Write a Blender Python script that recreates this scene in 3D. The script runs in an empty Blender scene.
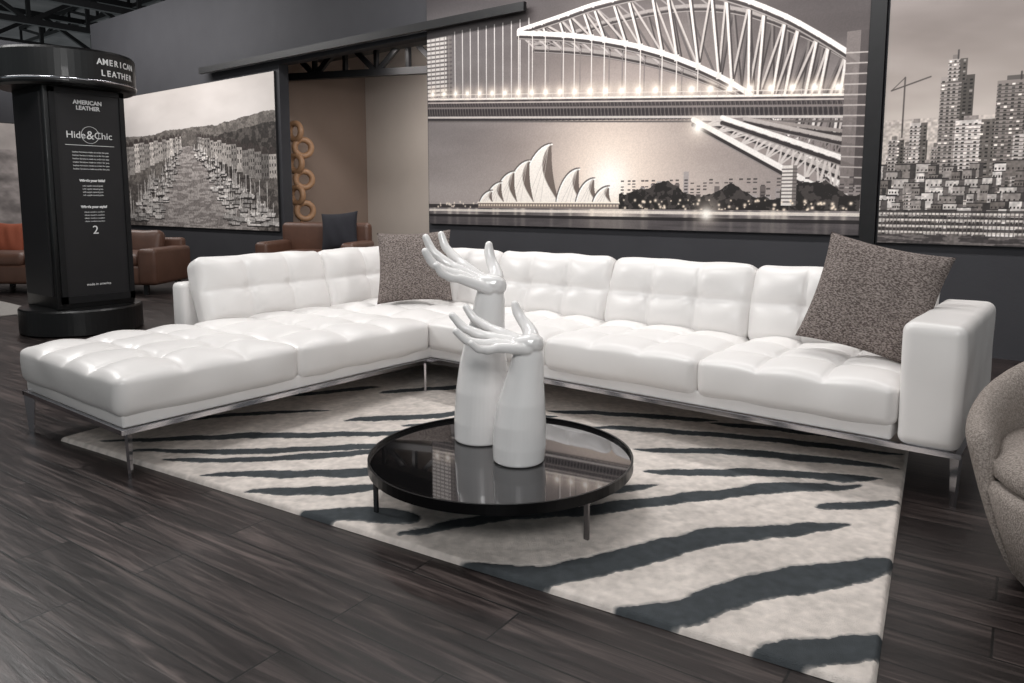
import bpy, bmesh, math, random
import numpy as np
from mathutils import Vector, Matrix
random.seed(4); np.random.seed(4)
S=bpy.context.scene
COL=S.collection
S.view_settings.view_transform='Standard'
S.view_settings.look='None'
S.view_settings.exposure=0.2

# ---------------------------------------------------------------- helpers
def lin(c):
    c=c/255.0
    return c/12.92 if c<=0.04045 else ((c+0.055)/1.055)**2.4
def rgb(r,g,b): return (lin(r),lin(g),lin(b),1)

def mat(name,col,rough=0.5,metal=0.0,noise=None,bump=None,coat=0.0,spec=0.5,sheen=0.0):
    m=bpy.data.materials.new(name); m.use_nodes=True
    nt=m.node_tree; b=nt.nodes['Principled BSDF']
    b.inputs['Base Color'].default_value=col
    b.inputs['Roughness'].default_value=rough
    b.inputs['Metallic'].default_value=metal
    b.inputs['Specular IOR Level'].default_value=spec
    b.inputs['Coat Weight'].default_value=coat
    b.inputs['Sheen Weight'].default_value=sheen
    tc=nt.nodes.new('ShaderNodeTexCoord')
    if noise:
        sc,amt,col2=noise
        n=nt.nodes.new('ShaderNodeTexNoise'); n.inputs['Scale'].default_value=sc; n.inputs['Detail'].default_value=6
        nt.links.new(tc.outputs['Object'],n.inputs['Vector'])
        r=nt.nodes.new('ShaderNodeValToRGB')
        r.color_ramp.elements[0].position=0.5-amt; r.color_ramp.elements[1].position=0.5+amt
        r.color_ramp.elements[0].color=col; r.color_ramp.elements[1].color=col2
        nt.links.new(n.outputs['Fac'],r.inputs['Fac'])
        nt.links.new(r.outputs['Color'],b.inputs['Base Color'])
    if bump:
        sc,st,dist=bump
        n=nt.nodes.new('ShaderNodeTexNoise'); n.inputs['Scale'].default_value=sc; n.inputs['Detail'].default_value=4
        nt.links.new(tc.outputs['Object'],n.inputs['Vector'])
        bp=nt.nodes.new('ShaderNodeBump'); bp.inputs['Strength'].default_value=st; bp.inputs['Distance'].default_value=dist
        nt.links.new(n.outputs['Fac'],bp.inputs['Height']); nt.links.new(bp.outputs['Normal'],b.inputs['Normal'])
    return m

def vcolmat(name,rough=0.6,bump=None,spec=0.3):
    m=bpy.data.materials.new(name); m.use_nodes=True
    nt=m.node_tree; b=nt.nodes['Principled BSDF']
    a=nt.nodes.new('ShaderNodeVertexColor'); a.layer_name='Col'
    nt.links.new(a.outputs['Color'],b.inputs['Base Color'])
    b.inputs['Roughness'].default_value=rough; b.inputs['Specular IOR Level'].default_value=spec
    if bump:
        sc,st,dist=bump
        tc=nt.nodes.new('ShaderNodeTexCoord')
        n=nt.nodes.new('ShaderNodeTexNoise'); n.inputs['Scale'].default_value=sc; n.inputs['Detail'].default_value=5
        nt.links.new(tc.outputs['Object'],n.inputs['Vector'])
        bp=nt.nodes.new('ShaderNodeBump'); bp.inputs['Strength'].default_value=st; bp.inputs['Distance'].default_value=dist
        nt.links.new(n.outputs['Fac'],bp.inputs['Height']); nt.links.new(bp.outputs['Normal'],b.inputs['Normal'])
    return m

def obj_from(name,verts,faces,m=None,smooth=False,parent=None):
    me=bpy.data.meshes.new(name); me.from_pydata([tuple(v) for v in verts],[],faces); me.update()
    o=bpy.data.objects.new(name,me); COL.objects.link(o)
    if m: me.materials.append(m)
    if smooth: me.polygons.foreach_set('use_smooth',[True]*len(me.polygons))
    if parent: o.parent=parent
    return o

def from_bm(name,bm,m=None,smooth=False,parent=None):
    me=bpy.data.meshes.new(name); bm.to_mesh(me); bm.free()
    o=bpy.data.objects.new(name,me); COL.objects.link(o)
    if m: me.materials.append(m)
    if smooth: me.polygons.foreach_set('use_smooth',[True]*len(me.polygons))
    if parent: o.parent=parent
    return o

def box(name,x0,x1,y0,y1,z0,z1,m,parent=None,bev=0.0,rot=None,seg=3):
    bm=bmesh.new(); bmesh.ops.create_cube(bm,size=1)
    cx,cy,cz=(x0+x1)/2,(y0+y1)/2,(z0+z1)/2
    for v in bm.verts:
        v.co=Vector((v.co.x*(x1-x0),v.co.y*(y1-y0),v.co.z*(z1-z0)))
    if bev>0: bmesh.ops.bevel(bm,geom=bm.edges[:],offset=bev,segments=seg,affect='EDGES',profile=0.5)
    o=from_bm(name,bm,m,bev>0,parent)
    o.location=(cx,cy,cz)
    if rot: o.rotation_euler=rot
    return o

def empty(name,loc=(0,0,0),rotz=0):
    e=bpy.data.objects.new(name,None); COL.objects.link(e); e.location=loc; e.rotation_euler=(0,0,rotz)
    e.empty_display_size=0.1
    return e

def bar(name,p0,p1,w,m,parent=None,h=None):
    p0=Vector(p0);p1=Vector(p1); d=p1-p0; L=d.length
    bm=bmesh.new(); bmesh.ops.create_cube(bm,size=1)
    for v in bm.verts: v.co=Vector((v.co.x*w,v.co.y*(h or w),v.co.z*L))
    o=from_bm(name,bm,m,False,parent)
    o.rotation_mode='QUATERNION'; o.rotation_quaternion=d.to_track_quat('Z','Y'); o.location=(p0+p1)/2
    return o

def lathe(name,prof,m,n=64,parent=None,loc=(0,0,0),smooth=True):
    vs=[];fs=[]
    for r,z in prof:
        for i in range(n):
            a=2*math.pi*i/n; vs.append((r*math.cos(a),r*math.sin(a),z))
    for j in range(len(prof)-1):
        for i in range(n):
            a=j*n+i;b=j*n+(i+1)%n; fs.append((a,b,b+n,a+n))
    if prof[0]!=prof[-1]:
        if prof[0][0]>1e-6: fs.append(tuple(reversed(range(n))))
        if prof[-1][0]>1e-6: fs.append(tuple(range((len(prof)-1)*n,len(prof)*n)))
    o=obj_from(name,vs,fs,m,smooth,parent); o.location=loc
    return o

def cushion(name,w,d,h,r,mtl,cells=(3,3),amp=0.02,crown=0.02,bulge=0.012,seed=0,parent=None,res=0.011,power=0.34,wr=0.0015):
    """rounded, crowned, quilted cushion; centred, z from 0..h, tufted face is +Z"""
    hx,hy,hz=w/2,d/2,h/2
    nx=max(8,int(w/res));ny=max(8,int(d/res));nz=max(5,int(h/res))
    idx={};vs=[];fs=[]
    def vid(i,j,k):
        key=(i,j,k)
        if key not in idx:
            idx[key]=len(vs); vs.append((-hx+w*i/nx,-hy+d*j/ny,-hz+h*k/nz))
        return idx[key]
    for i in range(nx):
        for j in range(ny):
            fs.append((vid(i,j,nz),vid(i+1,j,nz),vid(i+1,j+1,nz),vid(i,j+1,nz)))
            fs.append((vid(i,j,0),vid(i,j+1,0),vid(i+1,j+1,0),vid(i+1,j,0)))
    for i in range(nx):
        for k in range(nz):
            fs.append((vid(i,0,k),vid(i+1,0,k),vid(i+1,0,k+1),vid(i,0,k+1)))
            fs.append((vid(i,ny,k),vid(i,ny,k+1),vid(i+1,ny,k+1),vid(i+1,ny,k)))
    for j in range(ny):
        for k in range(nz):
            fs.append((vid(0,j,k),vid(0,j,k+1),vid(0,j+1,k+1),vid(0,j+1,k)))
            fs.append((vid(nx,j,k),vid(nx,j+1,k),vid(nx,j+1,k+1),vid(nx,j,k+1)))
    p=np.array(vs); half=np.array([hx,hy,hz]); q=np.clip(p,-(half-r),half-r)
    n=p-q; n/=np.maximum(np.linalg.norm(n,axis=1,keepdims=True),1e-9); p=q+n*r
    s=p[:,0]/hx; t=p[:,1]/hy; zz=p[:,2]/hz
    top=np.clip(n[:,2],0,1)**1.0
    cr=crown*(1-np.clip(s,-1,1)**4)*(1-np.clip(t,-1,1)**4)
    rg=np.random.RandomState(seed)
    if cells:
        a=(s*0.5+0.5)*cells[0]; b=(t*0.5+0.5)*cells[1]
        sx=np.abs(np.sin(np.pi*a)); sy=np.abs(np.sin(np.pi*b))
        edge_a=np.minimum(a,cells[0]-a); edge_b=np.minimum(b,cells[1]-b)
        sx=np.where(edge_a<0.5,np.maximum(sx,0.5),sx); sy=np.where(edge_b<0.5,np.maximum(sy,0.5),sy)
        quilt=amp*(np.clip(sx,0.004,1)**power*np.clip(sy,0.004,1)**power-1.0)
        da=np.abs(a-np.round(a)); db=np.abs(b-np.round(b))
        inside=((np.round(a)>0)&(np.round(a)<cells[0])&(np.round(b)>0)&(np.round(b)<cells[1]))
        btn=-amp*0.5*np.exp(-((da/0.13)**2+(db/0.13)**2))*inside
        ang=np.arctan2(db*np.sign(b-np.round(b)),da*np.sign(a-np.round(a))+1e-6)
        rr=np.hypot(da,db); pl=-0.005*np.abs(np.cos(ang*4+seed))**6*np.exp(-((rr-.15)/.16)**2)*inside
        p[:,2]+=top*(cr+quilt+btn+pl)
    else:
        p[:,2]+=top*cr
    bz=(1-np.clip(zz,-1,1)**2)*bulge
    p[:,0]+=n[:,0]*bz*(1-t**4*0.5); p[:,1]+=n[:,1]*bz*(1-s**4*0.5)
    for _ in range(6):
        kx,ky,kz=rg.uniform(-26,26,3); ph=rg.uniform(0,6)
        p+=n*(wr*np.sin(kx*p[:,0]+ky*p[:,1]+kz*p[:,2]+ph))[:,None]
    p[:,2]+=hz
    return obj_from(name,p,fs,mtl,True,parent)

# numpy art helpers -----------------------------------------------------
def vnoise(x,y,seed=0):
    xi=np.floor(x).astype(np.int64); yi=np.floor(y).astype(np.int64); xf=x-xi; yf=y-yi
    def h(a,b):
        v=np.sin(a*127.1+b*311.7+seed*74.7)*43758.5453
        return v-np.floor(v)
    u=xf*xf*(3-2*xf); w=yf*yf*(3-2*yf)
    return (h(xi,yi)*(1-u)+h(xi+1,yi)*u)*(1-w)+(h(xi,yi+1)*(1-u)+h(xi+1,yi+1)*u)*w
def fbm(x,y,seed=0,o=4):
    r=0;a=0.5
    for i in range(o): r=r+a*vnoise(x*2**i,y*2**i,seed+i); a*=0.5
    return r
class Art:
    def __init__(s,x0,x1,z0,z1,nx,nz):
        s.nx,s.nz=nx,nz; s.b=(x0,x1,z0,z1)
        s.X,s.Z=np.meshgrid(np.linspace(x0,x1,nx),np.linspace(z0,z1,nz))
        s.C=np.zeros(s.X.shape+(3,))
    def win(s,xa,xb,za,zb):
        x0,x1,z0,z1=s.b
        j0=max(0,int(math.floor((xa-x0)/(x1-x0)*(s.nx-1)))); j1=min(s.nx,int(math.ceil((xb-x0)/(x1-x0)*(s.nx-1)))+2)
        i0=max(0,int(math.floor((za-z0)/(z1-z0)*(s.nz-1)))); i1=min(s.nz,int(math.ceil((zb-z0)/(z1-z0)*(s.nz-1)))+2)
        if j1<=j0 or i1<=i0: return None
        return (slice(i0,i1),slice(j0,j1))
    def blend(s,mask,c,sl=None):
        c=np.array(c,float)
        if sl is None: s.C=s.C*(1-mask[...,None])+c*mask[...,None]
        else: s.C[sl]=s.C[sl]*(1-mask[...,None])+c*mask[...,None]
    def line(s,pts,w,c,soft=0.006,al=1.0):
        for (x0,z0),(x1,z1) in zip(pts[:-1],pts[1:]):
            sl=s.win(min(x0,x1)-w,max(x0,x1)+w,min(z0,z1)-w,max(z0,z1)+w)
            if sl is None: continue
            X=s.X[sl];Z=s.Z[sl]
            dx,dz=x1-x0,z1-z0; L=dx*dx+dz*dz+1e-12
            t=np.clip(((X-x0)*dx+(Z-z0)*dz)/L,0,1)
            d=np.hypot(X-x0-t*dx,Z-z0-t*dz)
            s.blend(np.clip((w/2+soft/2-d)/soft,0,1)*al,c,sl)
    def poly(s,pts,c,al=1.0):
        xs=[p[0] for p in pts]; zs=[p[1] for p in pts]
        sl=s.win(min(xs),max(xs),min(zs),max(zs))
        if sl is None: return
        X=s.X[sl];Z=s.Z[sl]; ins=np.zeros(X.shape,bool); n=len(pts)
        for i in range(n):
            xa,za=pts[i]; xb,zb=pts[(i+1)%n]
            if za==zb: continue
            ins^=((za>Z)!=(zb>Z))&(X<(xb-xa)*(Z-za)/(zb-za)+xa)
        s.blend(ins*al,c,sl)
    def rect(s,x0,x1,z0,z1,c,al=1.0):
        sl=s.win(x0,x1,z0,z1)
        if sl is None: return
        X=s.X[sl];Z=s.Z[sl]
        s.blend(((X>=x0)&(X<=x1)&(Z>=z0)&(Z<=z1))*al,c,sl)
    def glow(s,x,z,r,c,al=1.0):
        sl=s.win(x-2.6*r,x+2.6*r,z-2.6*r,z+2.6*r)
        if sl is None: return
        d=np.hypot(s.X[sl]-x,s.Z[sl]-z); s.blend(np.exp(-(d/r)**2)*al,c,sl)

def grid_obj(name,P,C,m,parent=None,smooth=False):
    nz,nx=P.shape[:2]
    me=bpy.data.meshes.new(name)
    me.vertices.add(nx*nz); me.vertices.foreach_set('co',P.reshape(-1).astype(np.float32))
    i=np.arange(nz-1)[:,None]*nx+np.arange(nx-1)[None]
    q=np.stack([i,i+1,i+nx+1,i+nx],-1).reshape(-1)
    nf=(nx-1)*(nz-1)
    me.loops.add(nf*4); me.loops.foreach_set('vertex_index',q.astype(np.int32))
    me.polygons.add(nf); me.polygons.foreach_set('loop_start',(np.arange(nf)*4).astype(np.int32))
    try: me.polygons.foreach_set('loop_total',np.full(nf,4,np.int32))
    except Exception: pass
    me.update(calc_edges=True)
    if smooth: me.polygons.foreach_set('use_smooth',np.ones(nf,dtype=bool))
    a=me.color_attributes.new('Col','FLOAT_COLOR','POINT')
    c=np.clip(C/255.0,0,1); c=np.where(c<=0.04045,c/12.92,((c+0.055)/1.055)**2.4)
    c4=np.concatenate([c,np.ones(c.shape[:2]+(1,))],-1)
    a.data.foreach_set('color',c4.reshape(-1).astype(np.float32))
    me.materials.append(m)
    o=bpy.data.objects.new(name,me); COL.objects.link(o)
    if parent: o.parent=parent
    return o

# ---------------------------------------------------------------- materials
M_wall=mat('charcoal_paint',rgb(49,49,53),0.85,noise=(3,0.3,rgb(55,55,59)),bump=(60,0.1,0.01))
M_beige=mat('beige_paint',rgb(190,180,171),0.85,noise=(2,0.3,rgb(198,188,179)))
M_tan=mat('tan_paint',rgb(134,117,106),0.85,noise=(2,0.3,rgb(142,125,114)))
M_ceil=mat('ceiling_dark',rgb(92,90,92),0.9,noise=(1.5,0.3,rgb(134,131,131)))
M_steel=mat('black_steel',rgb(16,16,18),0.5,0.3,noise=(12,0.3,rgb(24,24,26)))
M_leather=mat('white_leather',rgb(222,219,217),0.36,noise=(5,0.4,rgb(231,228,226)),bump=(260,0.12,0.002),spec=0.5)
M_chrome=mat('polished_chrome',rgb(190,190,195),0.14,1.0,noise=(8,0.3,rgb(205,205,210)))
M_ceramic=mat('white_ceramic',rgb(236,234,233),0.2,noise=(4,0.3,rgb(241,239,238)),coat=0.4)
M_tblk=mat('black_metal',rgb(14,14,15),0.3,0.6,noise=(20,0.3,rgb(20,20,22)))
M_tleg=mat('gunmetal',rgb(120,118,120),0.2,1.0,noise=(20,0.3,rgb(130,128,130)))
M_glass=mat('smoked_mirror_glass',rgb(70,68,70),0.025,0.9,noise=(3,0.3,rgb(74,72,74)),coat=0.6)
M_kblack=mat('kiosk_black_laminate',rgb(11,11,12),0.36,noise=(5,0.3,rgb(15,15,16)),coat=0.08)
M_kpanel=mat('kiosk_poster_print',rgb(26,25,27),0.45,noise=(6,0.3,rgb(31,30,32)))
M_text=mat('printed_white_lettering',rgb(225,225,225),0.6,noise=(40,0.3,rgb(235,235,235)))
M_brown=mat('brown_leather',rgb(80,54,43),0.45,noise=(7,0.35,rgb(100,70,56)),bump=(120,0.15,0.004))
M_orange=mat('orange_fabric',rgb(140,70,48),0.8,noise=(50,0.3,rgb(155,82,56)))
M_blackfab=mat('black_fabric',rgb(26,26,32),0.85,noise=(90,0.3,rgb(38,38,46)))
M_wood=mat('ring_wood',rgb(150,114,86),0.5,noise=(14,0.3,rgb(180,140,106)))
M_grey=mat('grey_rug_fabric',rgb(150,146,142),0.9,noise=(60,0.3,rgb(172,168,164)),bump=(90,0.4,0.01))

def tweed(name,c1,c2,sc):
    m=bpy.data.materials.new(name); m.use_nodes=True; nt=m.node_tree; b=nt.nodes['Principled BSDF']
    b.inputs['Roughness'].default_value=0.9; b.inputs['Specular IOR Level'].default_value=0.15
    tc=nt.nodes.new('ShaderNodeTexCoord'); mp=nt.nodes.new('ShaderNodeMapping'); mp.inputs['Scale'].default_value=(sc,sc*1.8,sc)
    nt.links.new(tc.outputs['Object'],mp.inputs['Vector'])
    n=nt.nodes.new('ShaderNodeTexVoronoi'); n.inputs['Scale'].default_value=1.0
    nt.links.new(mp.outputs['Vector'],n.inputs['Vector'])
    n2=nt.nodes.new('ShaderNodeTexNoise'); n2.inputs['Scale'].default_value=0.9; n2.inputs['Detail'].default_value=3
    nt.links.new(mp.outputs['Vector'],n2.inputs['Vector'])
    r=nt.nodes.new('ShaderNodeValToRGB'); r.color_ramp.elements[0].color=c1; r.color_ramp.elements[1].color=c2
    r.color_ramp.elements[0].position=0.4; r.color_ramp.elements[1].position=0.62
    nt.links.new(n2.outputs['Fac'],r.inputs['Fac']); nt.links.new(r.outputs['Color'],b.inputs['Base Color'])
    bp=nt.nodes.new('ShaderNodeBump'); bp.inputs['Strength'].default_value=0.6; bp.inputs['Distance'].default_value=0.004
    nt.links.new(n.outputs['Distance'],bp.inputs['Height']); nt.links.new(bp.outputs['Normal'],b.inputs['Normal'])
    return m
M_tweed=tweed('taupe_tweed',rgb(82,73,70),rgb(148,138,133),120)
M_boucle=tweed('greige_boucle',rgb(128,119,113),rgb(166,157,150),190)

def floor_mat():
    m=bpy.data.materials.new('dark_wood_planks'); m.use_nodes=True; nt=m.node_tree; L=nt.links.new
    b=nt.nodes['Principled BSDF']
    tc=nt.nodes.new('ShaderNodeTexCoord'); mp=nt.nodes.new('ShaderNodeMapping')
    mp.inputs['Rotation'].default_value=(0,0,math.radians(-4))
    L(tc.outputs['Object'],mp.inputs['Vector'])
    br=nt.nodes.new('ShaderNodeTexBrick')
    br.inputs['Scale'].default_value=1.0; br.inputs['Brick Width'].default_value=1.1; br.inputs['Row Height'].default_value=0.165
    br.inputs['Mortar Size'].default_value=0.0034; br.inputs['Mortar Smooth'].default_value=0.1; br.inputs['Bias'].default_value=0.0
    br.offset=0.37
    br.inputs['Color1'].default_value=(0,0,0,1); br.inputs['Color2'].default_value=(1,1,1,1); br.inputs['Mortar'].default_value=(0.5,0.5,0.5,1)
    L(mp.outputs['Vector'],br.inputs['Vector'])
    ad=nt.nodes.new('ShaderNodeVectorMath'); ad.operation='ADD'
    sc=nt.nodes.new('ShaderNodeVectorMath'); sc.operation='SCALE'; sc.inputs['Scale'].default_value=17.0
    L(br.outputs['Color'],sc.inputs[0]); L(mp.outputs['Vector'],ad.inputs[0]); L(sc.outputs[0],ad.inputs[1])
    m2=nt.nodes.new('ShaderNodeMapping'); m2.inputs['Scale'].default_value=(1.7,26,1); L(ad.outputs[0],m2.inputs['Vector'])
    n=nt.nodes.new('ShaderNodeTexNoise'); n.inputs['Scale'].default_value=1.0; n.inputs['Detail'].default_value=9; n.inputs['Roughness'].default_value=0.64; n.inputs['Distortion'].default_value=1.0
    L(m2.outputs['Vector'],n.inputs['Vector'])
    r=nt.nodes.new('ShaderNodeValToRGB'); e=r.color_ramp.elements
    e[0].position=0.33; e[0].color=rgb(18,14,14); e[1].position=0.70; e[1].color=rgb(90,79,76)
    x=r.color_ramp.elements.new(0.51); x.color=rgb(44,37,36)
    L(n.outputs['Fac'],r.inputs['Fac'])
    tr=nt.nodes.new('ShaderNodeMapRange'); tr.inputs['To Min'].default_value=0.62; tr.inputs['To Max'].default_value=1.3
    L(br.outputs['Color'],tr.inputs['Value'])
    mu=nt.nodes.new('ShaderNodeVectorMath'); mu.operation='SCALE'; L(r.outputs['Color'],mu.inputs[0]); L(tr.outputs['Result'],mu.inputs['Scale'])
    mx=nt.nodes.new('ShaderNodeMix'); mx.data_type='RGBA'; L(br.outputs['Fac'],mx.inputs['Factor']); L(mu.outputs[0],mx.inputs['A']); mx.inputs['B'].default_value=rgb(5,4,4)
    L(mx.outputs['Result'],b.inputs['Base Color'])
    rr=nt.nodes.new('ShaderNodeMapRange'); rr.inputs['To Min'].default_value=0.22; rr.inputs['To Max'].default_value=0.48; L(n.outputs['Fac'],rr.inputs['Value']); L(rr.outputs['Result'],b.inputs['Roughness'])
    sb=nt.nodes.new('ShaderNodeMath'); sb.operation='SUBTRACT'; L(n.outputs['Fac'],sb.inputs[0]); L(br.outputs['Fac'],sb.inputs[1])
    bp=nt.nodes.new('ShaderNodeBump'); bp.inputs['Strength'].default_value=0.3; bp.inputs['Distance'].default_value=0.004
    L(sb.outputs[0],bp.inputs['Height']); L(bp.outputs['Normal'],b.inputs['Normal'])
    return m
M_floor=floor_mat()

# ---------------------------------------------------------------- room shell
WY=6.4
floor=obj_from('floor',[(-15,-5,0),(7,-5,0),(7,9,0),(-15,9,0)],[(0,1,2,3)],M_floor)
box('wall_back_left',-15,-9.2,WY,WY+0.15,0,4.35,M_wall)
box('wall_back_right',-6.32,7,WY,WY+0.15,0,4.35,M_wall)
box('wall_back_header',-9.2,-6.32,WY,WY+0.15,3.02,4.35,M_wall)
box('wall_left',-15.1,-15.0,-5,WY+0.15,0,3.85,M_wall)
box('wall_backroom_rear',-10,-5.0,8.6,8.7,0,4.35,M_beige)
box('wall_backroom_left',-10.1,-9.95,WY+0.15,8.7,0,4.35,M_tan)
box('ceiling',-26,7,-8,14,5.9,6.0,M_ceil)
box('trim_panel_joint',-1.53,-1.42,WY-0.05,WY-0.002,0,4.35,M_steel)

def truss(name,p0,p1,hgt,n=8,w=0.09):
    e=empty(name)
    a=Vector(p0);b=Vector(p1);up=Vector((0,0,hgt))
    bar('chord_bottom',a,b,w,M_steel,e); bar('chord_top',a+up,b+up,w,M_steel,e)
    for i in range(n):
        q=a.lerp(b,i/n);r=a.lerp(b,(i+1)/n)
        bar('web_%d'%i,q if i%2 else q+up,(r+up) if i%2 else r,w*0.7,M_steel,e)
        bar('post_%d'%i,q,q+up,w*0.6,M_steel,e)
    return e
for x in (-20,-17.5,-15.2,-13,-10.8,-8.6): truss('ceiling_truss',(x,-4.0,4.75),(x,12,4.75),0.7,14,0.12)
for y in (1.5,3.8,6.1,8.4): truss('ceiling_truss',(-24,y,5.45),(-5,y,5.45),0.4,12,0.09)
bt=truss('ceiling_truss',(-9.9,7.0,2.98),(-6.6,8.3,2.98),0.5,7,0.10)
bar('cross_beam',(-9.9,7.6,3.42),(-5.2,7.6,3.42),0.25,M_steel,bt,0.25)

tr=empty('sliding_door_track')
bar('rail',(-11.05,WY-0.12,3.1),(-4.8,WY-0.12,3.1),0.05,M_steel,tr,0.09)
for i in range(6):
    x=-10.8+i*1.16
    bar('bracket_%d'%i,(x,WY-0.12,3.1),(x,WY,3.16),0.05,M_steel,tr)

# ---------------------------------------------------------------- murals
M_print=vcolmat('mural_print',0.55,spec=0.25)
M_board=mat('mural_board_edge',rgb(28,27,29),0.6,noise=(10,0.3,rgb(34,33,35)))
def mural(name,x0,x1,z0,z1,art):
    e=empty(name)
    P=np.stack([art.X,np.full(art.X.shape,WY-0.034),art.Z],-1)
    grid_obj('print',P,art.C,M_print,e)
    box('board',x0-0.005,x1+0.005,WY-0.032,WY-0.001,z0-0.005,z1+0.005,M_board,e)
    return e
def cat(pts,n=10):
    pts=np.array(pts,float); t=np.linspace(0,len(pts)-1,(len(pts)-1)*n+1)
    out=[]
    for u in t:
        i=min(int(u),len(pts)-2);f=u-i
        p0=pts[max(i-1,0)];p1=pts[i];p2=pts[i+1];p3=pts[min(i+2,len(pts)-1)]
        out.append(tuple(0.5*((2*p1)+(-p0+p2)*f+(2*p0-5*p1+4*p2-p3)*f*f+(-p0+3*p1-3*p2+p3)*f**3)))
    return out

# --- harbour bridge at dusk
x0,x1,z0,z1=-6.28,-1.54,0.87,3.72
A=Art(x0,x1,z0,z1,1250,750)
X,Z=A.X,A.Z
h=np.clip((Z-1.1)/1.9,0,1.3)
cl=fbm(X*0.8+Z*.6,Z*3.2,3)
A.C=np.stack([160-96*h,151-92*h,148-88*h],-1)+(cl[...,None]-0.5)*46
A.glow(-3.84,1.35,1.3,(214,196,185),0.75); A.glow(-3.84,1.33,0.55,(250,232,216),0.9); A.glow(-3.84,1.32,0.2,(255,253,248),1)
A.glow(-5.9,2.6,0.9,(140,136,136),0.35)
A.rect(-6.28,-5.90,2.30,2.97,(196,190,186)); A.rect(-5.98,-5.90,2.30,2.97,(110,104,102))
for i in range(14): A.line([(-6.28,2.32+i*0.047),(-5.90,2.31+i*0.047)],0.018,(84,78,78))
for i in range(5): A.line([(-6.22+i*.07,2.3),(-6.22+i*.07,2.97)],0.012,(120,114,112))
W=(230,224,220)
U=cat([(-4.95,2.90),(-4.45,2.96),(-3.98,3.02),(-3.34,3.03),(-2.77,2.92),(-2.24,2.67),(-1.83,2.40),(-1.53,2.17)],8)
Lo=cat([(-4.95,2.87),(-4.45,2.79),(-3.98,2.69),(-3.44,2.53),(-2.94,2.32),(-2.52,2.08),(-2.25,1.84),(-1.91,1.47),(-1.53,1.11)],7)
def arch(dx,dz,c1,c2,c3,w,n=22):
    u=[(a+dx,b+dz) for a,b in U]; l=[(a+dx,b+dz) for a,b in Lo]
    pu=[u[round(i*(len(u)-1)/n)] for i in range(n+1)]; pl=[l[round(i*(len(l)-1)/n)] for i in range(n+1)]
    for i in range(n):
        a_,b_=(pu[i],pl[i+1]) if i<11 else (pl[i],pu[i+1])
        A.line([(a_[0]+.01,a_[1]-.018),(b_[0]+.01,b_[1]-.018)],w*.45,(60,54,54)); A.line([a_,b_],w*0.42,c3)
        A.line([(pu[i][0]+.018,pu[i][1]),(pl[i][0]+.018,pl[i][1])],w*0.4,(58,52,52)); A.line([pu[i],pl[i]],w*0.48,c2)
    for P_,kk in ((pu,.75),(pl,.85)):
        A.line([(a,b-w*1.0) for a,b in P_],w*kk,(54,48,48)); A.line([(a,b-w*1.25) for a,b in P_],w*.22,(150,143,140))
    A.line(pu,w*.8,c1); A.line(pl,w*.95,c1)
    for i,q in enumerate(pl):
        if q[1]>2.3: A.line([q,(q[0],2.10)],0.010,c2)
        A.rect(q[0]-w*.5,q[0]+w*.5,q[1]-w*.6,q[1]+w*.6,c2)
    return pu,pl
for i in range(10):
    xx=-5.85+i*0.115; A.line([(xx,3.0),(xx,2.16)],0.012,(206,200,198)); 
pu2,pl2=arch(0.20,-0.17,(146,139,136),(112,105,103),(92,86,85),0.036)
pu1=[(a-.20,b+.17) for a,b in pu2]; pl1=[(a-.20,b+.17) for a,b in pl2]
for i in range(0,22):
    A.line([pl1[i],pl2[i]],0.018,(170,162,159)); A.line([pl1[i],pl2[i+1]],0.011,(134,127,125)); A.line([pl2[i],pl1[i+1]],0.011,(134,127,125))
    A.line([pu1[i],pu2[i]],0.013,(140,133,131))
arch(0,0,W,(212,205,201),(180,172,168),0.046)
def dz(x): return 2.30+(x+6.28)*(1.96-2.30)/4.76
m=(Z<2.30+(X+6.28)*(-0.34/4.76))&(Z>2.05+(X+6.28)*(-0.27/4.76)); A.blend(m*1.0,(48,43,45))
for i in range(120):
    xx=-6.27+i*0.04; zz=dz(xx); A.line([(xx,zz-0.05),(xx+0.03,zz-0.21)],0.008,(116,108,106),al=0.8); A.line([(xx+.03,zz-0.05),(xx,zz-0.21)],0.006,(92,86,84),al=0.8)
for k,(o,w,c) in enumerate([(0.0,0.020,(226,218,212)),(-0.04,0.014,(176,166,162)),(-0.10,0.018,(120,112,110)),(-0.205,0.022,(190,182,178)),(-0.25,0.016,(96,90,88))]):
    A.line([(-6.28,2.30+o),(-1.54,1.96+o*0.82)],w,c)
A.line([(-6.28,2.35),(-1.54,2.0)],0.007,(200,192,188))
for i in range(60): xx=-6.27+i*.08; A.line([(xx,dz(xx)),(xx,dz(xx)+.05)],0.006,(180,172,168))
for i in range(27):
    xx=-6.2+i*0.178; zz=dz(xx)+0.06; A.glow(xx,zz,0.07,(250,232,214),.65); A.glow(xx,zz,0.026,(255,252,246),1.0)
def lowtruss(a,b,c1,c2,w,n=13):
    a=np.array(a); b=np.array(b)
    for i in range(n):
        t0,t1=i/n,(i+1)/n
        pa,pa2=a[0]+(a[1]-a[0])*t0,a[0]+(a[1]-a[0])*t1; pb,pb2=b[0]+(b[1]-b[0])*t0,b[0]+(b[1]-b[0])*t1
        A.line([tuple(pa),tuple(pb2)],w*.36,c2); A.line([tuple(pa2),tuple(pb)],w*.3,c2); A.line([tuple(pa),tuple(pb)],w*.5,c2)
    for P_ in (a,b): 
        A.line([tuple(P_[0]-[0,w]),tuple(P_[1]-[0,w])],w*.8,(50,45,45)); A.line([tuple(P_[0]-[0,w*1.4]),tuple(P_[1]-[0,w*1.4])],w*.2,(140,133,130))
    A.line([tuple(a[0]),tuple(a[1])],w*.85,c1); A.line([tuple(b[0]),tuple(b[1])],w,c1)
lowtruss([(-2.40,1.82),(-1.53,1.66)],[(-2.60,1.82),(-1.53,1.44)],(140,132,128),(108,100,98),.032)
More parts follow.
